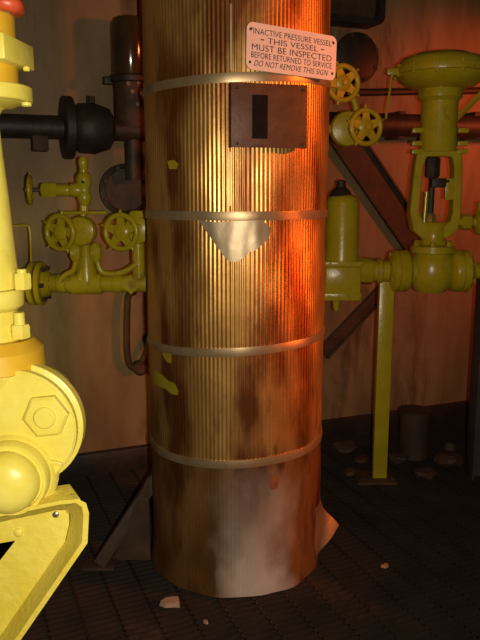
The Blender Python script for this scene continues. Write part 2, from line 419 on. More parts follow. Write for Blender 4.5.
# ------------------------------------------------------------------ nameplate bracket
pa = math.radians(16); PN = Vector((math.sin(pa), -math.cos(pa), 0)); PO = VC + PN * (VR + .030)
def onpl(u, v): d = ray(u, v); return EYE + d * ((PO - EYE).dot(PN) / d.dot(PN))
c4 = [onpl(231, 83), onpl(308, 85), onpl(307, 147), onpl(230, 148)]; PC = sum(c4, Vector()) / 4
PX = Vector((math.cos(pa), math.sin(pa), 0)); PZ = Vector((0, 0, 1))
PW = (c4[1] - c4[0]).length; PH = (c4[0] - c4[3]).length; MP = Matrix((PX, -PN, PZ)).transposed()
NP = thing('nameplate', PC, 'rust-brown rectangular nameplate bracket on the vessel below the warning sign', 'nameplate')
MB().box(PC, (PW, .006, PH), MP, .002).build('plate', PLATE, NP)
MB().box(PC + PX * -(PW * .13) + PN * .0045 - PZ * .004, (PW * .20, .003, PH * .68), MP, .001).build('data_tag', PLATED, NP)
MB().box(PC - PX * (PW / 2 - .004) - PN * .016, (.006, .030, PH), MP, .001).build('side_flange', PLATE, NP)
MB().box(PC + PX * (PW / 2 - .004) - PN * .020, (.006, .036, PH), MP, .001).build('side_flange', PLATE, NP)
for sx, sy in ((-.42, .42), (.44, .42), (.44, -.44), (-.42, -.44)):
    MB().lathe([(.005, 0), (.005, .002), (.002, .004)], PC + PX * PW * sx + PZ * PH * sy + PN * .003, PN, 12).build('rivet', DARKR, NP)

# ------------------------------------------------------------------ handwheels
def handwheel(c, axis, R, m, parent, ph=.25, n=5):
    """five-spoked cast wheel with a knob outside each spoke; axis points to the operator"""
    M = frame(axis); c = Vector(c); b = MB(); ax = M.col[2]
    b.torus(c, axis, R * .85, R * .14, 40, 10)
    for k in range(n):
        a = 2 * PI * (k + ph) / n; d = M @ Vector((math.cos(a), math.sin(a), 0)); e = M @ Vector((-math.sin(a), math.cos(a), 0))
        b.prism([(R * .1, -R * .30), (R * .50, -R * .20), (R * .84, -R * .17), (R * .84, R * .17), (R * .50, R * .20), (R * .1, R * .30)], c - ax * R * .05, d, e, R * .10)
        b.cyl(c + d * R * .88, c + d * R * 1.12, R * .10, 10, R * .06)
    b.lathe([(R * .36, -R * .14), (R * .42, -R * .05), (R * .42, R * .06), (R * .28, R * .16)], c, axis, 24)
    w = b.build('handwheel', m, parent)
    MB().hexnut(c + ax * R * .16, axis, R * .14, R * .13).build('hub_nut', m, w)
    return w

# ------------------------------------------------------------------ left valve manifold
YL = 3.0; k = px(YL)
GL = 'yellow valves on the left manifold'
pT = at(87, 283.5, YL)
MF = thing('pipe_manifold', (pT.x, pT.y, pT.z), 'yellow horizontal pipe with a flange and tee, running behind the vessel on its left', 'pipe')
def L_(u, v, dy=0.0): return at(u, v, YL + dy)
lz = pT.z
ends = Vector((-1.9, YL, lz)), Vector((-.14, YL, lz))
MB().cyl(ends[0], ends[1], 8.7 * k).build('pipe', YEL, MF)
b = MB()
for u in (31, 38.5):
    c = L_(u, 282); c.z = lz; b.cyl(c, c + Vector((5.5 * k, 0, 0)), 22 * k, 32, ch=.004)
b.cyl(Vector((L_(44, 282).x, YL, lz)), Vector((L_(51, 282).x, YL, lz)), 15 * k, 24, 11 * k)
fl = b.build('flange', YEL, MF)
for i in range(6):
    a = PI * (i + .5) / 3; c = Vector((L_(30, 282).x, YL + 17 * k * math.sin(a), lz + 17 * k * math.cos(a)))
    MB().cyl(c - Vector((3 * k, 0, 0)), c + Vector((18 * k, 0, 0)), 2.4 * k, 6).build('bolt', DARKR, fl)
b = MB(); xt = pT.x
b.cyl((xt - 16 * k, YL, lz), (xt + 16 * k, YL, lz), 11 * k, 28, ch=.006)
b.lathe([(11 * k, 0), (10.5 * k, 13 * k), (8 * k, 23 * k), (6.5 * k, 36 * k), (5 * k, 40 * k)], (xt, YL, lz), seg=28)
b.build('tee', YEL, MF)
for u in (118, 62):
    c = L_(u, 282).x; MB().cyl((c - 5 * k, YL, lz), (c + 5 * k, YL, lz), 9.7 * k, 28, ch=.004).build('weld_collar', YEL, MF)
xr = L_(139, 280).x
b = MB(); b.tube([(xr, YL, lz), (xr, YL, L_(139, 226).z)], 6.5 * k)
b.lathe([(9 * k, 0), (9 * k, 12 * k), (7 * k, 15 * k)], (xr, YL, L_(139, 226).z), seg=8); b.cyl((xr - 7 * k, YL - 9 * k, lz), (xr - 7 * k, YL + 2 * k, lz), 10 * k, 4)
b.build('riser', YEL, MF)
for pts in ([(60, 281), (66, 274), (74, 271), (76, 262), (76, 254)], [(97, 255), (98, 264), (101, 272), (108, 274), (122, 273), (131, 268), (136, 264)]):
    MB().tube([L_(u, v, -.05) for u, v in pts], 2.8 * k, 10, 2).build('bypass_tube', YEL, MF)
for u in (76, 96.5):
    p = L_(u, 260, -.05)
    MB().lathe([(3 * k, -2 * k), (6 * k, 3 * k), (6.5 * k, 11 * k), (5 * k, 15 * k), (3 * k, 17 * k)], p, seg=8).build('tube_fitting', YEL, MF)
MB().cyl(L_(64, 213, -.03), L_(107, 212.5, -.03), 1.7 * k, 10).build('rod', YEL, MF)
MB().cyl((xt - 1 * k, YL, lz + 38 * k), (xt - 1 * k, YL, L_(85, 205).z), 3.6 * k, 14).build('neck', YEL, MF)

def wheel_valve(wu, wv, R, bu, bv, label, ph, Y, name='globe_valve', br=16, m=YEL, wdy=-.10, group=None, bdy=0.0):
    k = px(Y); body = at(bu, bv, Y + bdy); wheel = at(wu, wv, Y + wdy)
    ax = (wheel - body).normalized()
    face = (ax + Vector((0, -.9, 0))).normalized()
    T = thing(name, body, label, 'valve', group)
    b = MB(); b.lathe([(br * .55 * k, -9 * k), (br * .9 * k, -7 * k), (br * k, -3 * k), (br * k, 3 * k), (br * .92 * k, 6 * k), (br * .5 * k, 8 * k)], body, (face * .6 + Vector((0, -1, 0))).normalized(), 32)
    b.build('body', m, T)
    MB().lathe([(6.5 * k, 0), (6.5 * k, 5 * k), (4.5 * k, 8 * k), (4.5 * k, 11 * k)], body, ax, 6).build('gland_nut', m, T)
    MB().cyl(body, wheel - ax * .005, 2.6 * k, 12).build('stem', m, T)
    handwheel(wheel, ax * .75 + face * .5 + Vector((0, -.35, 0)), R * k, m, T, ph)
    return T
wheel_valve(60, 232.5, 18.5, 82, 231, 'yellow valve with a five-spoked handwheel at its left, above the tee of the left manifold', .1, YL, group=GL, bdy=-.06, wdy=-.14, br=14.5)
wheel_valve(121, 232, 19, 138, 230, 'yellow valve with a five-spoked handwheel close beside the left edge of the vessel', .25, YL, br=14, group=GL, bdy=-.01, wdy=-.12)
# bleed valve on top
p = L_(85, 210)
BV = thing('bleed_valve', p, 'small yellow bleed valve on top of the left manifold, its handwheel pointing left edge-on', 'valve', GL)
b = MB(); zz = lambda v: L_(85, v).z - p.z
b.lathe([(3.5 * k, zz(212)), (3.5 * k, zz(206)), (5.5 * k, zz(204)), (7.5 * k, zz(197)), (6 * k, zz(193)), (5.5 * k, zz(188)), (7.5 * k, zz(184)), (7.5 * k, zz(176)), (5.5 * k, zz(173)), (4.2 * k, zz(172)), (4.2 * k, zz(166)), (4.8 * k, zz(165)), (4.8 * k, zz(160)), (3 * k, zz(157))], p, seg=20)
b.build('body', YEL, BV)
zb = L_(85, 190).z; X = lambda u: L_(u, 190).x
b = MB(); b.lathe([(5.5 * k, 0), (7 * k, 4 * k), (7 * k, 10 * k), (5.5 * k, 12 * k), (6.2 * k, 14 * k), (6.2 * k, 27 * k), (5 * k, 29 * k)], (X(82), YL, zb), (-1, 0, -.01), 20)
b.build('bonnet', YEL, BV)
MB().lathe([(7 * k, 0), (7.5 * k, 1 * k), (7.5 * k, 13 * k), (6 * k, 15 * k)], (X(57), YL, zb), (-1, 0, 0), 6).build('packing_nut', YEL, BV)
MB().cyl((X(44), YL, zb), (X(29), YL, zb), 2 * k, 10).build('stem', STEEL, BV)
handwheel((X(30), YL, zb), (-1, -.18, 0), 15 * k, YELB, BV, .4)
MB().cyl((X(85) - 0, YL - 7 * k, L_(85, 182).z), (X(85), YL - 8.6 * k, L_(85, 182).z), 1.6 * k, 10).build('vent_hole', INK, BV)
# thin bent tube left of the manifold flange
MB().tube([L_(-30, 226, .05), L_(8, 226, .05), L_(27, 225, .05), L_(29.5, 227, .05), L_(30.5, 245, .05), L_(31, 268, .0)], 1.1 * k, 8, 1)
tb = MB().tube([L_(2, 226, .05), L_(20, 225.5, .05), L_(28, 225, .05), L_(30, 228, .05), L_(31, 245, .05), L_(31.5, 266, .0)], 1.2 * k, 8, 1).build('instrument_tube', YELB)
tag(tb, 'thin bent tube rising from the flange at the far left of the yellow manifold', 'tube')

# ------------------------------------------------------------------ dark fittings on the wall, left
def Wl(u, v, off): return onwall(u, v, off)
kk = 3.45 / F
c = Wl(68, 128, .16)
DP = thing('flanged_pipe', c, 'dark horizontal pipe with a round flange on the wall above the left manifold', 'pipe')
MB().cyl(c - WD * .75, c + WD * .42, 11 * kk, 24).build('pipe', DARK, DP)
b = MB(); b.cyl(c - WD * .025, c + WD * .02, 29 * kk, 36, ch=.005); b.build('flange', DARK, DP)
MB().lathe([(18 * kk, 0), (23 * kk, .03), (24 * kk, .10), (19 * kk, .17), (12 * kk, .19)], c + WD * .02, WD, 32).build('pipe_body', DARK, DP)
MB().box(c - WD * .13 - Vector((0, 0, 12 * kk)), (.07, .07, .10), RZ, .006).build('clamp', DARKR, DP)
MB().cyl(c - WD * .45, c - WD * .45 - WN * .17, .02).build('wall_bracket', DARK, DP)
MB().cyl(c + WD * .11 + Vector((0, 0, 22 * kk)), c + WD * .11 + Vector((0, 0, 30 * kk)), 4 * kk, 6).build('plug', DARKR, DP)
c = Wl(122, 190, .0)
BF = thing('wall_disc', c, 'dark round bolted disc on the wall behind the left yellow handwheels', 'flange')  # dark bolted disc set flat on the wall
MB().lathe([(20 * kk, 0), (20 * kk, .05), (26 * kk, .055), (26 * kk, .09), (22 * kk, .10), (21 * kk, .092), (.01, .092)], c, WN, 40).build('disc', DARK, BF)
for i in range(8):
    a = PI * (i + .5) / 4; q = c + (WD * math.cos(a) + PZ * math.sin(a)) * 23 * kk + WN * .10
    MB().hexnut(q, WN, 2.6 * kk, .015).build('bolt', DARKR, BF)
# rounded bowl housing
c = Wl(131, 78, .15); kq = c.y / F
FH = thing('bowl_housing', c, 'dark rounded bowl housing on the wall beside the upper left edge of the vessel', 'housing')
def fz(v): return Wl(131, v, .15).z - c.z
MB().lathe([(.01, fz(17)), (11 * kq, fz(17.5)), (15.5 * kq, fz(19.5)), (17.5 * kq, fz(24)), (18 * kq, fz(30)), (18 * kq, fz(76)), (16 * kq, fz(80)), (.01, fz(80))][::-1], c, seg=36).build('bowl', GLASSD, FH)
MB().lathe([(20 * kq, fz(84)), (21 * kq, fz(83)), (21 * kq, fz(78)), (19 * kq, fz(76))], c, seg=36).build('collar', DARK, FH)
MB().lathe([(15 * kq, fz(128)), (17 * kq, fz(120)), (17 * kq, fz(90)), (18 * kq, fz(84))], c, seg=10).build('head', DARKR, FH)
MB().box(c - WD * 22 * kq + Vector((0, 0, fz(82))), (9 * kq, .04, 7 * kq), RZ, .004).build('lug', DARK, FH)
for u, v in ((124, 86), (134, 85), (128, 94), (137, 96), (133, 106), (140, 88)):
    q = Wl(u, v, .15) + WN * 15.5 * kq
    MB().hexnut(q - WN * .01, WN, 2.6 * kq, .022).build('bolt', STEEL, FH)
MB().cyl(c + Vector((0, 0, fz(126))), c + Vector((0, 0, fz(180))), 8 * kq, 16).build('drain_pipe', DARK, FH)
MB().cyl(c + Vector((0, 0, fz(112))), c + Vector((0, 0, fz(112))) - WN * .148, 8 * kq, 16).build('wall_stub', DARK, FH)
# dark hooked hanger below the manifold
c = Wl(127, 300, .03)
HG = MB().tube([Wl(134, 292, .0), Wl(128, 294, .05), Wl(127, 310, .06), Wl(126.5, 345, .06), Wl(128, 362, .06), Wl(133, 369, .06), Wl(140, 366, .06), Wl(147, 352, .06), Wl(149, 340, .03), Wl(150, 334, 0)], 3.6 * kk, 12, 2)
HG.lathe([(5 * kk, 0), (8 * kk, .02), (8 * kk, .06), (5 * kk, .075)], Wl(138, 366, .02), WN, 20)
tag(HG.build('pipe_hanger', DARKR), 'dark hooked hanger on the wall under the manifold, beside the left edge of the vessel', 'hanger')

# ------------------------------------------------------------------ brace at the vessel's left foot
pa_, pb_ = at(157, 478, 2.74), onfloor(99, 566)
GB = thing('support_brace', (pb_.x, pb_.y, 0), 'dark steel diagonal brace with gusset at the lower left foot of the vessel', 'brace')
dirv = (pa_ - pb_).normalized(); side = dirv.cross(Vector((0, 1, 0))).normalized()
Mb = Matrix((dirv, Vector((0, 1, 0)) - dirv * dirv.y, dirv.cross((Vector((0, 1, 0)) - dirv * dirv.y)))).transposed()
MB().box((pa_ + pb_) / 2 + Vector((0, 0, .012)), ((pa_ - pb_).length, .07, .05), frame(dirv, (0, 1, 0)) @ Matrix(((0, 0, 1), (0, 1, 0), (1, 0, 0))).transposed(), .004).build('diagonal_bar', DARKR, GB)
q0 = onfloor(108, 566); q1 = Vector((VC.x - VR - .01, q0.y + .05, 0))
MB().prism([(0, 0), (q1.x - q0.x, 0), (q1.x - q0.x, .36), (.02, .02)], (q0.x, q0.y + .05, .004), (1, 0, 0), (0, 0, 1), .01).build('gusset', BRACE, GB)
MB().box((pb_.x, pb_.y + .01, .006), (.13, .10, .012), None, .002).build('foot_plate', DARKR, GB)

# ------------------------------------------------------------------ right: control valve line
YR = 3.46; k = px(YR)
def R_(u, v, dy=0.0): return at(u, v, YR + dy)
cz = R_(431.5, 271).z; cx = R_(431.5, 271).x
CV = thing('control_valve', (cx, YR, cz), 'large yellow control valve with diaphragm head and open yoke, standing on the right-hand pipe', 'valve')
Z = lambda v: R_(433, v).z
b = MB()
b.lathe([(15 * k, Z(291)), (20 * k, Z(285)), (22 * k, Z(276)), (22 * k, Z(264)), (19 * k, Z(256)), (17 * k, Z(252))], (cx, YR, 0), seg=36)
b.cyl((cx - 24 * k, YR, cz), (cx + 24 * k, YR, cz), 13 * k, 28)
b.build('body', YEL, CV)
for s, du in ((-1, 24), (1, 20)):
    b = MB(); o_ = Vector((cx + s * du * k, YR, cz))
    b.lathe([(14 * k, -3 * k), (20 * k, 0), (21 * k, 2 * k), (21 * k, 8 * k), (20 * k, 9 * k), (20 * k, 10 * k), (21 * k, 11 * k), (21 * k, 15 * k), (19 * k, 17 * k), (13 * k, 20 * k)], o_, (s, 0, 0), 36)
    f_ = b.build('end_flange', YEL, CV)
    for i in range(6):
        a = PI * (i + .5) / 3
        MB().hexnut(o_ + Vector((s * 16 * k, 16 * k * math.cos(a), 16 * k * math.sin(a))), (s, 0, 0), 3 * k, 3.5 * k).build('bolt', YELB, f_)
b = MB()
b.lathe([(18 * k, Z(253)), (22 * k, Z(252)), (22 * k, Z(246)), (14 * k, Z(244)), (12 * k, Z(240)), (12 * k, Z(226)), (15 * k, Z(222))], (cx, YR, 0), seg=32)
bn = b.build('bonnet', YEL, CV)
for i in range(6):
    a = PI * (i + .25) / 3; MB().hexnut((cx + 18 * k * math.cos(a), YR + 18 * k * math.sin(a), Z(246)), (0, 0, 1), 3 * k, 5 * k).build('bolt', YELB, bn)
# yoke frame with its window
def sub(P, n=6):
    Q = []
    for i in range(len(P)):
        a, b_ = P[i], P[(i + 1) % len(P)]
        for j in range(n): t = j / n; Q.append((a[0] + (b_[0] - a[0]) * t, a[1] + (b_[1] - a[1]) * t))
    return Q
dz = lambda v: Z(v) - cz
outer = [(-21, 150), (21, 150), (23, 165), (24, 215), (22, 230), (13, 238), (-13, 238), (-22, 230), (-26, 212), (-23, 165)]
inner = [(-12, 157), (13, 157), (15, 168), (16, 212), (14, 221), (9, 225), (-8, 225), (-13, 221), (-17, 210), (-15, 168)]
cv_ = lambda P: sub([(u * k, dz(v)) for u, v in P], 3)
yo = MB().ring(cv_(outer), cv_(inner), (cx, YR + 9 * k, cz), (1, 0, 0), (0, 0, 1), 18 * k).build('yoke', YEL, CV, bevel=.008, ang=45)
b = MB(); b.lathe([(19 * k, Z(152)), (17.5 * k, Z(146)), (17.5 * k, Z(102)), (19 * k, Z(100)), (21 * k, Z(98)), (21.5 * k, Z(88)), (20 * k, Z(84))], (cx, YR, 0), seg=36)
b.build('spring_barrel', YEL, CV)
b = MB()
b.lathe([(21 * k, Z(90)), (33 * k, Z(86)), (40 * k, Z(80)), (42.5 * k, Z(74)), (42 * k, Z(73)), (42 * k, Z(71)), (42.5 * k, Z(70)), (41 * k, Z(64)), (37 * k, Z(59)), (28 * k, Z(57)), (25 * k, Z(54.5)), (12 * k, Z(53)), (.01, Z(52.5))], (cx, YR, 0), seg=48)
dh = b.build('diaphragm_head', YEL, CV)
b = MB(); b.lathe([(40 * k, Z(75.5)), (44.5 * k, Z(75)), (45 * k, Z(72)), (44.5 * k, Z(68.5)), (40 * k, Z(68))], (cx, YR, 0), seg=48); b.build('rim_joint', YELB, dh)
for i in range(12):
    a = 2 * PI * (i + .35) / 12
    MB().cyl((cx + 43 * k * math.cos(a), YR + 43 * k * math.sin(a), Z(78)), (cx + 43 * k * math.cos(a), YR + 43 * k * math.sin(a), Z(66)), 1.8 * k, 6).build('bolt', YELB, dh)
for v in (131, 144, 152):
    for s in (-1, 1):
        c0 = Vector((cx + s * 17 * k, YR - 5 * k, Z(v)))
        MB().box(c0 + Vector((s * 5 * k, 0, 0)), (10 * k, 9 * k, 4.5 * k), None, .003).build('lug', YEL, CV)
b = MB(); sx_ = cx - 4 * k
b.cyl((sx_, YR, Z(226)), (sx_, YR, Z(150)), 3.2 * k, 14); b.build('valve_stem', DARK, CV)
MB().lathe([(6 * k, 0), (7.5 * k, 2 * k), (7.5 * k, 18 * k), (5 * k, 21 * k)], (sx_, YR, Z(178)), seg=6).build('upper_coupling', DARK, CV)
b = MB(); b.box((cx + 1 * k, YR - 4 * k, Z(183)), (14 * k, 9 * k, 9 * k), None, .004); b.cyl((cx - 6 * k, YR - 5 * k, Z(183)), (cx + 11 * k, YR - 5 * k, Z(181)), 3 * k, 8); b.build('stem_clamp', DARK, CV)
MB().box((cx + 12 * k, YR - 5 * k, Z(189)), (9 * k, 5 * k, 21 * k), None, .004).build('travel_scale', YEL, CV)
MB().lathe([(6 * k, 0), (6 * k, 9 * k), (3.6 * k, 12 * k)], (sx_, YR, Z(225)), seg=6).build('packing_nut', GREENB, CV)
MB().cyl((cx - 11 * k, YR - 5 * k, Z(224)), (cx - 10 * k, YR - 5 * k, Z(192)), 3.0 * k, 10).build('indicator_rod', GREENB, CV)
# air tube at the left of the head
b = MB(); b.tube([(cx - 40 * k, YR - 8 * k, Z(74)), R_(393, 74, -8 * k), R_(391, 78, -8 * k), R_(390, 90, -8 * k), R_(387, 108, -8 * k), R_(386, 119, -8 * k)], 1.1 * k, 8, 1); b.build('air_tube', YEL, CV)
MB().box(R_(393, 72, -8 * k), (12 * k, 6 * k, 6 * k), None, .004).build('tube_fitting', YELB, CV)
# strut rising to the right and side fitting
MB().tube([R_(452, 123, .02), R_(483, 92, .02), R_(500, 76, .02)], 2.8 * k, 4).build('strut', ORNG, CV)
b = MB(); hz = Z(222)
b.cyl((cx + 20 * k, YR - .01, hz), (cx + 75 * k, YR - .01, hz), 4 * k, 14)
b.lathe([(6 * k, 0), (8 * k, 2 * k), (8 * k, 9 * k), (6 * k, 11 * k)], (cx + 26 * k, YR - .01, hz), (1, 0, 0), 8)
b.lathe([(9 * k, 0), (13 * k, 3 * k), (13 * k, 12 * k), (9 * k, 15 * k)], (cx + 40 * k, YR - .01, hz), (1, 0, 0), 24)
b.cyl((cx + 47 * k, YR - .01, hz), (cx + 47 * k, YR - .01, hz + 20 * k), 6 * k, 12)
b.build('side_fitting', YEL, CV)

# pipe, filter and post
PL = thing('process_pipe', (R_(378, 273).x, YR, cz), 'yellow horizontal pipe carrying the control valve, right of the vessel', 'pipe')
MB().cyl((R_(352, 273).x, YR, cz), (cx - 20 * k, YR, cz), 10.5 * k, 24).build('inlet_pipe', YEL, PL)
MB().cyl((cx + 38 * k, YR, cz), (cx + 115 * k, YR, cz), 8 * k, 24).build('outlet_pipe', YEL, PL)
b = MB()
b.lathe([(13.5 * k, 0), (13.5 * k, 14 * k), (12 * k, 16 * k)], (R_(357, 273).x, YR, cz), (1, 0, 0), 8)
b.build('union_nut', YEL, PL)
b = MB(); b.lathe([(12 * k, 0), (13 * k, 1 * k), (13 * k, 5 * k), (11 * k, 6 * k)], (R_(376, 273).x, YR, cz), (1, 0, 0), 24); b.build('collar', YELB, PL)
fx = R_(341, 270).x; Zf = lambda v: R_(341, v).z
FT = thing('filter', (fx, YR, Zf(300)), 'yellow filter with a domed bowl and square base against the right edge of the vessel', 'filter')
MB().lathe([(17 * k, Zf(260)), (17 * k, Zf(256)), (16.5 * k, Zf(254)), (16.5 * k, Zf(203)), (15 * k, Zf(198)), (11 * k, Zf(195)), (.01, Zf(194))], (fx, YR, 0), seg=36).build('bowl', YEL, FT)
b = MB(); b.lathe([(12 * k, Zf(196)), (9 * k, Zf(191)), (5 * k, Zf(187)), (4.5 * k, Zf(181)), (.01, Zf(180))], (fx - 2 * k, YR, 0), seg=20); b.build('cap', DARK, FT)
b = MB(); b.box((fx, YR, Zf(279)), (36 * k, 32 * k, 28 * k), None, .012); b.box((fx, YR, Zf(262.5)), (37 * k, 34 * k, 6 * k), None, .006); b.box((fx, YR, Zf(294.5)), (37 * k, 34 * k, 8 * k), None, .006)
b.build('base', YEL, FT)
for u in (-13, -4, 5, 14):
    for v in (262.5, 294.5): MB().hexnut((fx + u * k, YR - 17 * k, Zf(v)), (0, -1, 0), 2.0 * k, 1.5 * k).build('bolt', YEL, FT)
MB().lathe([(2 * k, Zf(311)), (3.5 * k, Zf(308)), (3.5 * k, Zf(303)), (5 * k, Zf(298))], (fx - 4 * k, YR, 0), seg=12).build('drain_plug', YEL, FT)
pb0 = onfloor(378.5, 478); topz = cz - 10 * k
PS = thing('pipe_support', (pb0.x, pb0.y, 0), 'yellow flat-bar post holding up the right-hand pipe', 'support')
xl, xr_ = pb0.x - .036, pb0.x + .036
MB().box((pb0.x, YR, (topz + .012) / 2), (.072, .055, topz - .012), None, .003).build('post', YEL, PS)
MB().box((pb0.x - .02, YR, .006), (.20, .17, .012), None, .002).build('base_plate', BRACE, PS)
for sx in (-.09, .06): MB().hexnut((pb0.x + sx, YR - .05, .012), (0, 0, 1), .014, .014).build('anchor_bolt', DARKR, PS)

# handwheel valves right of the vessel
YH = 3.25; k = px(YH)
GR = 'handwheel valves right of the vessel'
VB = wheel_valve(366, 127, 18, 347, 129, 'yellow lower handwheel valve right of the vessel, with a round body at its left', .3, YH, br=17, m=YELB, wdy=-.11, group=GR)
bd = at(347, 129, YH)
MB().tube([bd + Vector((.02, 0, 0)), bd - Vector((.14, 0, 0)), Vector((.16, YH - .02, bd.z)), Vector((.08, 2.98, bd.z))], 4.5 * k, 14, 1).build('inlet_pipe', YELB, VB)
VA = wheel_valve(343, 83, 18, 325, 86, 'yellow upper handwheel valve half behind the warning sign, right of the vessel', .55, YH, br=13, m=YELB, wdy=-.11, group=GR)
bd = at(325, 86, YH)
MB().tube([bd, bd - Vector((.10, .0, 0)), Vector((.10, YH - .05, bd.z)), Vector((.06, 2.98, bd.z))], 4.5 * k, 14, 1).build('inlet_pipe', YELB, VA)
MB().tube([at(350, 90, YH), at(354, 100, YH), at(358, 116, YH), at(352, 125, YH)], 3.2 * k, 12, 1).build('link_pipe', YELB, VB)

# ------------------------------------------------------------------ dark fittings on the wall, right
c = Wl(351, 60, 0); kw = c.y / F
BD = thing('wall_disc', c, 'dark round plate on the wall beside the right edge of the warning sign', 'flange')  # dark disc with a ring of bolts against the wall
MB().lathe([(18 * kw, 0), (18 * kw, .04), (23 * kw, .045), (23 * kw, .07), (20 * kw, .08), (.01, .085)], c, WN, 40).build('disc', DARK, BD)
for i in range(8):
    a = PI * (i + .5) / 4; MB().hexnut(c + (WD * math.cos(a) + PZ * math.sin(a)) * 20.5 * kw + WN * .07, WN, 2.2 * kw, .015).build('bolt', DARKR, BD)
c = Wl(345, -6, 0); cb = [Wl(308, 22, .12), Wl(386, 22, .12), Wl(386, -40, .12)]
w_ = (cb[1] - cb[0]).length; h_ = cb[2].z - cb[1].z
BX = thing('junction_box', c, 'dark rounded-corner box on the wall at the top, right of the vessel', 'box')
mid = (cb[0] + cb[2]) / 2
MB().ring(rrect(w_, h_, .05), rrect(w_ - .075, h_ - .075, .03), mid - WN * .12, WD, PZ, .12).build('frame', DARK, BX)
MB().prism(rrect(w_ - .07, h_ - .07, .03), mid - WN * .10, WD, PZ, .06).build('lid', BRACE, BX)
tag(MB().cyl(Wl(325, 93, .05), Wl(520, 90, .05), 3.4 * kw, 14).build('conduit', DARK), 'thin dark conduit along the wall behind the diaphragm head, above the thick pipe', 'conduit')
TP = thing('wall_pipe', Wl(420, 126, .12), 'thick dark horizontal pipe along the wall behind the control valve', 'pipe')
MB().cyl(Wl(320, 124, .12), Wl(530, 128, .12), 11 * kw, 24).build('pipe', DARK, TP)
for u in (395, 470): MB().box(Wl(u, 126, .07), (.05, .14, .15), RZ, .006).build('clamp', DARKR, TP)
def wallbar(u0, v0, u1, v1, wpx, th, name, m, label):
    a, b_ = Wl(u0, v0, .008), Wl(u1, v1, .008); d = (b_ - a).normalized(); e = WN.cross(d).normalized()
    L = (b_ - a).length; w = wpx * kw / 2
    T = thing(name, (a + b_) / 2, label, 'brace')
    MB().prism([(0, -w), (L, -w), (L, w), (0, w)], a - WN * .006, d, e, .012).build('web', m, T)
    for s in (-1, 1): MB().prism([(0, s * w - .006), (L, s * w - .006), (L, s * w + .006), (0, s * w + .006)], a, d, e, th).build('leg', m, T)
wallbar(336, 126, 418, 246, 30, .03, 'channel_brace', DARKR, 'wide dark diagonal channel brace on the wall left of the control valve')
wallbar(322, 353, 388, 284, 13, .03, 'channel_brace', BRACE, 'narrow dark diagonal brace on the wall below the filter')
q = onfloor(467, 474)
CP = thing('steel_post', (q.x + .05, q.y, 0), 'dark grey steel post standing at the right edge under the pipe', 'post')
ptop = cz - 8 * 3.46 / F
for sx, w, d in ((-.055, .010, .12), (.055, .010, .12)): MB().box((q.x + .055 + sx, YR + .02, ptop / 2 + .004), (w, d, ptop - .008), None, .001).build('flange', GREYD, CP)
MB().box((q.x + .055, YR + .02, ptop / 2 + .004), (.104, .01, ptop - .008)).build('web', GREYD, CP)
q = onfloor(413, 456)
ST = thing('pipe_stub', (q.x, q.y, 0), 'short dark upright pipe stub on the floor by the wall, right of the yellow post', 'pipe')
MB().lathe([(.080, .002), (.080, .27), (.070, .27), (.070, .05), (.01, .05)], (q.x, q.y, 0), seg=32).build('tube', DARKR, ST)
MB().lathe([(.080, .245), (.089, .245), (.089, .272), (.080, .272)], (q.x, q.y, 0), seg=32).build('rim', DARKR, ST)

# ------------------------------------------------------------------ scraps on the floor
def scrap(u, v, r, m, label, name, cat, sd, th=.006, group=None):
    rr = random.Random(sd); c = onfloor(u, v, .001); n = 9
    poly = [(r * (.55 + .6 * rr.random()) * math.cos(2 * PI * i / n), r * (.45 + .5 * rr.random()) * math.sin(2 * PI * i / n)) for i in range(n)]
    b = MB(); vs = [c + Vector((x, y, 0)) for x, y in poly] + [c + Vector((x * .85, y * .85, th * (1 + rr.random()))) for x, y in poly]
    b.add(vs, [tuple(range(n))[::-1], tuple(range(n, 2 * n))] + [(i, (i + 1) % n, n + (i + 1) % n, n + i) for i in range(n)])
    tag(b.build(name, m), label, cat, group)
scrap(172, 604, .042, PINK, 'pale pinkish scrap lying on the grating in front of the vessel, left of centre', 'scrap', 'scrap', 3, .012)
scrap(206, 623, .010, PINK, 'tiny pale chip on the grating at the bottom, right of the pinkish scrap', 'scrap', 'scrap', 4)
scrap(385, 567, .016, mat('orange_scrap', (.55, .22, .06), (.65, .30, .1), 20, .5), 'small orange chip on the grating right of the torn cladding', 'scrap', 'scrap', 5)
scrap(362, 461, .05, BRACE, 'dull scrap on the floor by the wall, left of the yellow post', 'scrap', 'scrap', 8, .015)
scrap(350, 474, .045, BRACE, 'brown scrap on the floor beside the yellow post base plate, left of it', 'scrap', 'scrap', 9, .015)
scrap(450, 449, .045, BRACE, 'dull scrap on the floor by the wall, between the pipe stub and the grey post', 'scrap', 'scrap', 10, .02)
rk = random.Random(5)
def lump(u, v, r, label):
    c = onfloor(u, v); t = bmesh.new(); bmesh.ops.create_icosphere(t, subdivisions=2, radius=1)
    for w in t.verts:
        f = 1 + .35 * noise.noise(w.co * 1.7 + Vector((u, v, 0)))
        w.co = Vector((w.co.x * r * f * 1.3, w.co.y * r * f, w.co.z * r * f * .6))
    mz = min(w.co.z for w in t.verts); t.verts.index_update()
    b = MB().add([w.co + Vector((c.x, c.y, .001 - mz)) for w in t.verts], [[w.index for w in f.verts] for f in t.faces]); t.free()
    tag(b.build('debris_lump', DARKR, ang=20), label, 'debris')
lump(345, 452, .06, 'dark lump of debris against the wall, between the vessel and the yellow post')
lump(447, 468, .065, 'larger dark lump of debris on the floor, right of the pipe stub')
lump(424, 479, .05, 'dark lump of debris on the floor in front of the pipe stub')
lump(398, 462, .045, 'dark lump of debris right beside the yellow post, left of the pipe stub')

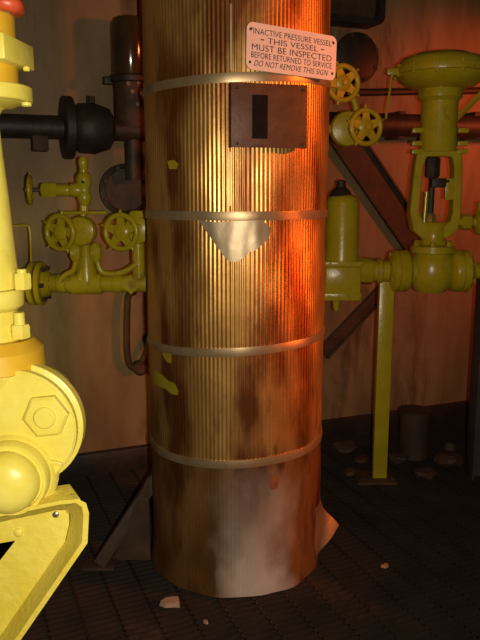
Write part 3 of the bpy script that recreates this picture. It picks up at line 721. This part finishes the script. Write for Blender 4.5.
# ------------------------------------------------------------------ foreground valve, left
YF = 1.22; k = px(YF)
def F_(u, v, dy=0.0): return at(u, v, YF + dy)
fc = F_(15, 430)
FV = thing('gate_valve', (fc.x - .03, fc.y + .10, fc.z), 'large bright yellow flanged valve close up at the left edge', 'valve')
# side flange facing the camera, with nuts
fx_, fz_ = fc.x, fc.z
b = MB(); b.lathe([(55 * k, 0), (62 * k, 0), (64 * k, -.003), (64 * k, -.016), (62 * k, -.019), (.02, -.019)][::-1], (fx_, YF, fz_), (0, -1, 0), 64)
b.build('side_flange', YELF, FV)
b = MB(); b.lathe([(66 * k, -.026), (68 * k, -.028), (68 * k, -.050), (62 * k, -.054), (40 * k, -.056)], (fx_, YF, fz_), (0, -1, 0), 64)
b.build('body_flange', YELF, FV)
MB().lathe([(61 * k, -.018), (61 * k, -.03)], (fx_, YF, fz_), (0, -1, 0), 48).build('gasket', ORNG, FV)
MB().lathe([(60 * k, -.05), (46 * k, -.10), (44 * k, -.15), (44 * k, -.19), (30 * k, -.23)], (fx_ - .01, YF, fz_), (0, -1, 0), 48).build('valve_body', YELF, FV)
for u, v, ph in ((47, 415, .1), (-24, 392, .3), (-26, 462, .2)):
    q = F_(u, v); q.y = YF + .002
    nut = MB().lathe([(23 * k, 0), (24 * k, .002), (24 * k, .013), (21 * k, .017), (12 * k, .0172)], q, (0, -1, 0), 6, ph=ph).build('flange_nut', YELF, FV)
    MB().lathe([(11.5 * k, .015), (11.5 * k, .021), (10 * k, .0235), (.001, .024)], q, (0, -1, 0), 28).build('stud_end', YELF, nut)
q = F_(55, 462); MB().box((q.x, YF - .003, q.z), (17 * k, .008, 4.5 * k), Matrix.Rotation(math.radians(14), 3, 'Y'), .002).build('key', YELF, FV)
# hub and rounded cover
hx, hz_ = F_(14, 474).x, F_(14, 474).z
b = MB(); b.lathe([(46 * k, -.012), (43 * k, .006), (40 * k, .010), (40 * k, .026), (38 * k, .032), (35 * k, .032), (34 * k, .027), (30 * k, .027)], (hx, YF, hz_), (0.02, -1, 0), 56); b.build('gland_ring', YELF, FV)
b = MB(); b.lathe([(33 * k, .015), (33 * k, .036), (31.5 * k, .046), (28 * k, .056), (21 * k, .064), (11 * k, .069), (.001, .070)], (hx - .002, YF, hz_ - .002), (0.02, -1, 0), 48); b.build('round_cover', YELF, FV)
# bonnet, bolts, yoke and stem stack, turned about a vertical axis just outside the photo
ax_ = F_(-16, 200).x; YA = YF + .07; ka = px(YA)
A = lambda v: at(-16, v, YA).z
axx = at(-16, 200, YA).x
b = MB()
b.lathe([(36 * ka, A(392)), (46 * ka, A(372)), (49 * ka, A(366)), (49 * ka, A(354)), (47 * ka, A(350)), (38 * ka, A(342))], (axx, YA, 0), seg=48); b.build('bonnet_flange', YELF, FV)
MB().lathe([(47 * ka, A(368)), (51 * ka, A(366)), (50 * ka, A(348)), (40 * ka, A(338))], (axx, YA, 0), seg=48).build('bonnet_collar', ORNG, FV)
MB().lathe([(34 * ka, A(345)), (26 * ka, A(330)), (26 * ka, A(310)), (32 * ka, A(306)), (33 * ka, A(304)), (33 * ka, A(292)), (31 * ka, A(289)), (24 * ka, A(288))], (axx, YA, 0), seg=40).build('bonnet_neck', YELF, FV)
def bolt(u, v, r, h, ns, m=YELF):
    q = at(u, v, YA - .02)
    o = MB().hexnut(q - Vector((0, 0, h * ka / 2)), (0, 0, 1), r * ka, h * ka, (0, 1, 0)).build('bolt', m, FV)
    MB().cyl(q + Vector((0, 0, h * ka * .3)), q + Vector((0, 0, h * ka * .5 + ns * ka)), r * ka * .55, 14, ch=.001).build('bolt_end', m, o)
bolt(22, 281, 9, 16, 4); bolt(20, 331, 10, 14, 12); bolt(-9, 334, 10, 14, 10)
# yoke: sleeve that widens downward
MB().lathe([(28 * ka, A(288)), (28.5 * ka, A(272)), (26 * ka, A(236)), (23.5 * ka, A(195)), (20.5 * ka, A(155)), (18.5 * ka, A(122)), (19 * ka, A(116)), (22 * ka, A(110)), (27 * ka, A(107)), (34 * ka, A(105))], (axx, YA, 0), seg=44).build('yoke', YELF, FV)
def oct_(r, v0, v1, ph=.0, ch=1.2): return MB().lathe([((r - ch) * ka, A(v1)), (r * ka, A(v1 - ch)), (r * ka, A(v0 + ch)), ((r - ch) * ka, A(v0))], (axx, YA, 0), seg=48)
oct_(51.5, 86.5, 102).build('yoke_flange', YELF, FV)
MB().lathe([(30 * ka, A(108)), (46 * ka, A(102)), (46 * ka, A(100))], (axx, YA, 0), seg=48).build('flange_underside', YELF, FV)
oct_(39, 66, 88).build('stem_neck', ORNG, FV)
MB().box((axx, YA, A(53.5)), (90 * ka, 70 * ka, A(40.5) - A(66.5)), Matrix.Rotation(math.radians(-6), 3, 'Z'), .004).build('clamp_block', YELF, FV)
oct_(38.5, 15, 42).build('upper_neck', ORNG, FV)
for v, r in ((104.5, 5), (69, 3.5)):
    q = at(26.5, v, YA - .01); MB().lathe([(r * ka * .7, -.004), (r * ka, -.002), (r * ka, .003), (r * ka * .6, .005)], q, (0, 0, 1), 12).build('stud_end', YELF, FV)
MB().lathe([(38 * ka, A(16)), (37 * ka, A(10)), (30 * ka, A(-6)), (30 * ka, A(-30))], (axx, YA, 0), seg=40).build('stem_cap', GREYP, FV)
q = at(6, 3, YA - .03)
MB().tube([at(-40, 0, YA - .02), at(-4, 1, YA - .05), at(8, 3, YA - .05), at(15, 5, YA - .04), at(17, 9, YA - .01)], 7.5 * ka, 12, 2).build('lever', RED, FV)

# bracket that carries the valve
YB = YF - .035; k = px(YB)
def B_(u, v): return at(u, v, YB)
o0 = B_(0, 512)
BK = thing('support_bracket', (o0.x - .12, YB + .04, 0), 'yellow cracked-paint steel bracket under the foreground valve at lower left', 'bracket')
def bp(u, v): q = B_(u, v); return (q.x - o0.x, q.z - o0.z)
# web plate in two limbs with an opening between them; lies .05 behind the lip
lip_out = [(-110, 534), (-40, 520), (0, 513), (60, 501), (78, 499), (86, 503), (89, 513), (87.5, 543), (20, 641), (-60, 757), (-110, 830)]
lip_in = [(-110, 537), (-40, 523.5), (0, 516.5), (60, 504.5), (76, 503), (82, 507), (83.5, 515), (82, 542), (14, 641), (-66, 757), (-116, 830)]
web_in = [(-110, 541), (-40, 527.5), (0, 520.5), (58, 508.5), (66, 508), (70, 512), (70.5, 521), (66, 540), (-8, 648), (-86, 757), (-138, 830)]
def strips(A_, da, Bq, db, mb):
    P = [at(*a, YB + da) for a in A_]; Q = [at(*a, YB + db) for a in Bq]
    n = len(P); mb.add(P + Q, [(i, i + 1, n + i + 1, n + i) for i in range(n - 1)])
D0 = .06
mb = MB(); strips(lip_out, 0, lip_in, 0, mb); strips(lip_in, 0, web_in, D0, mb); lip_back = [(u - (2 if u > 62 else 0), v + (2 if v < 520 else 0)) for u, v in lip_out]; strips(web_in, D0, lip_back, D0 + .004, mb); strips(lip_back, D0 + .004, lip_out, 0, mb)
bmesh.ops.remove_doubles(mb.bm, verts=mb.bm.verts, dist=.0004)
mb.build('flanged_edge', YELC, BK, ang=25)
web = MB(); X3 = Vector((1, 0, 0)); Z3 = Vector((0, 0, 1))
o1 = at(0, 512, YB + D0 + .010)
def bp(u, v): q = at(u, v, YB + D0 + .010); return (q.x - o1.x, q.z - o1.z)
web.prism([bp(-110, 541), bp(-40, 527), bp(0, 520), bp(58, 508), bp(66, 508), bp(70, 512), bp(70.5, 521), bp(66, 540), bp(58, 552), bp(17, 538), bp(0, 541), bp(-110, 560)], o1, X3, Z3, .010)
web.prism([bp(17, 538.2), bp(58, 552.2), bp(-8, 648), bp(-86, 757), bp(-138, 830), bp(-180, 800), bp(-110, 708), bp(-62, 640)], o1, X3, Z3, .010)
w = web.build('web_plate', YELC, BK)
q = at(56, 514, YB + D0)
MB().lathe([(.006, 0), (.006, .003), (.003, .005)], (q.x, YB + D0 - .001, q.z), (0, -1, 0), 12).build('rivet', STEEL, BK)
q = at(19, 532, YB + D0); MB().lathe([(.008, 0), (.008, .004), (.005, .006)], (q.x, YB + D0 - .001, q.z), (0, -1, 0), 14).build('rivet', YELC, BK)
# top shelf and the leg down to the floor
qa, qb = B_(-110, 534), B_(84, 499)
shelf = [(qa.x, qa.z), (B_(0, 513).x, B_(0, 513).z), (B_(60, 501).x, B_(60, 501).z), (B_(80, 499).x, B_(80, 499).z)]
P = [Vector((x - (0 if j == 0 else [0, 0, .022, .034][i]), (YB + .001, YB + .065)[j], z + dz_)) for dz_ in (0.0, -.006) for j in (0, 1) for i, (x, z) in enumerate(shelf)]; n = 4
fs = [(i, i + 1, 4 + i + 1, 4 + i) for i in range(3)] + [(8 + i, 12 + i, 12 + i + 1, 8 + i + 1) for i in range(3)]
fs += [(i, 8 + i, 8 + i + 1, i + 1) for i in range(3)] + [(4 + i, 5 + i, 13 + i, 12 + i) for i in range(3)] + [(0, 4, 12, 8), (3, 11, 15, 7)]
MB().add(P, fs).build('top_shelf', YELC, BK)
xleg = B_(-138, 800).x; zt = B_(-138, 790).z
MB().box((xleg - .02, YB + .05, (B_(-110, 541).z) / 2), (.07, .07, B_(-110, 541).z), None, .004).build('leg', YELC, BK)
MB().box((xleg - .02, YB + .05, .006), (.16, .16, .012), None, .002).build('foot_plate', YELC, BK)

# ------------------------------------------------------------------ light, world, camera
def lamp(name, loc, e, col, r, kind='POINT'):
    l = bpy.data.lights.new(name, kind); l.energy = e; l.color = col; l.shadow_soft_size = r
    o = bpy.data.objects.new(name, l); o.location = loc; COL.objects.link(o); return o
lamp('camera_flash', (.075, -.02, 1.455), 104, (1.0, .88, .68), .012)
def spot(name, loc, to, e, col, r, deg, blend):
    o = lamp(name, loc, e, col, r, 'SPOT'); o.data.spot_size = math.radians(deg); o.data.spot_blend = blend
    o.rotation_euler = (Vector(to) - Vector(loc)).to_track_quat('-Z', 'Y').to_euler(); return o
spot('orange_floodlight', (2.1, 1.95, 2.1), (-.05, 2.60, 1.95), 104, (1.0, .16, .015), .12, 46, .7)
spot('orange_floodlight', (2.1, 1.95, 1.1), (-.05, 2.60, .62), 100, (1.0, .16, .015), .12, 46, .7)
spot('red_floodlight', (2.15, 3.62, 1.95), (1.45, 4.46, 1.6), 46, (1.0, .13, .03), .10, 96, .45)
spot('yellow_wall_fill', (-1.65, 2.4, 1.0), (-.85, 3.5, .9), 20, (1.0, .78, .13), .12, 62, .8)  # added fill, gives the left wall its yellow cast
wd = bpy.data.worlds.new('dim_plant'); sc.world = wd; wd.use_nodes = True
wd.node_tree.nodes['Background'].inputs[0].default_value = (.9, .50, .25, 1); wd.node_tree.nodes['Background'].inputs[1].default_value = .018
cd = bpy.data.cameras.new('camera'); cam = bpy.data.objects.new('camera', cd); COL.objects.link(cam)
cam.location = EYE; cam.rotation_euler = (PI / 2 - PITCH, 0, 0)
cd.sensor_fit = 'VERTICAL'; cd.sensor_height = 36; cd.lens = F / 640 * 36; cd.clip_start = .02
sc.camera = cam
sc.view_settings.view_transform = 'Standard'; sc.view_settings.look = 'None'; sc.view_settings.gamma = 1; sc.view_settings.exposure = 0
sc.view_settings.use_curve_mapping = False
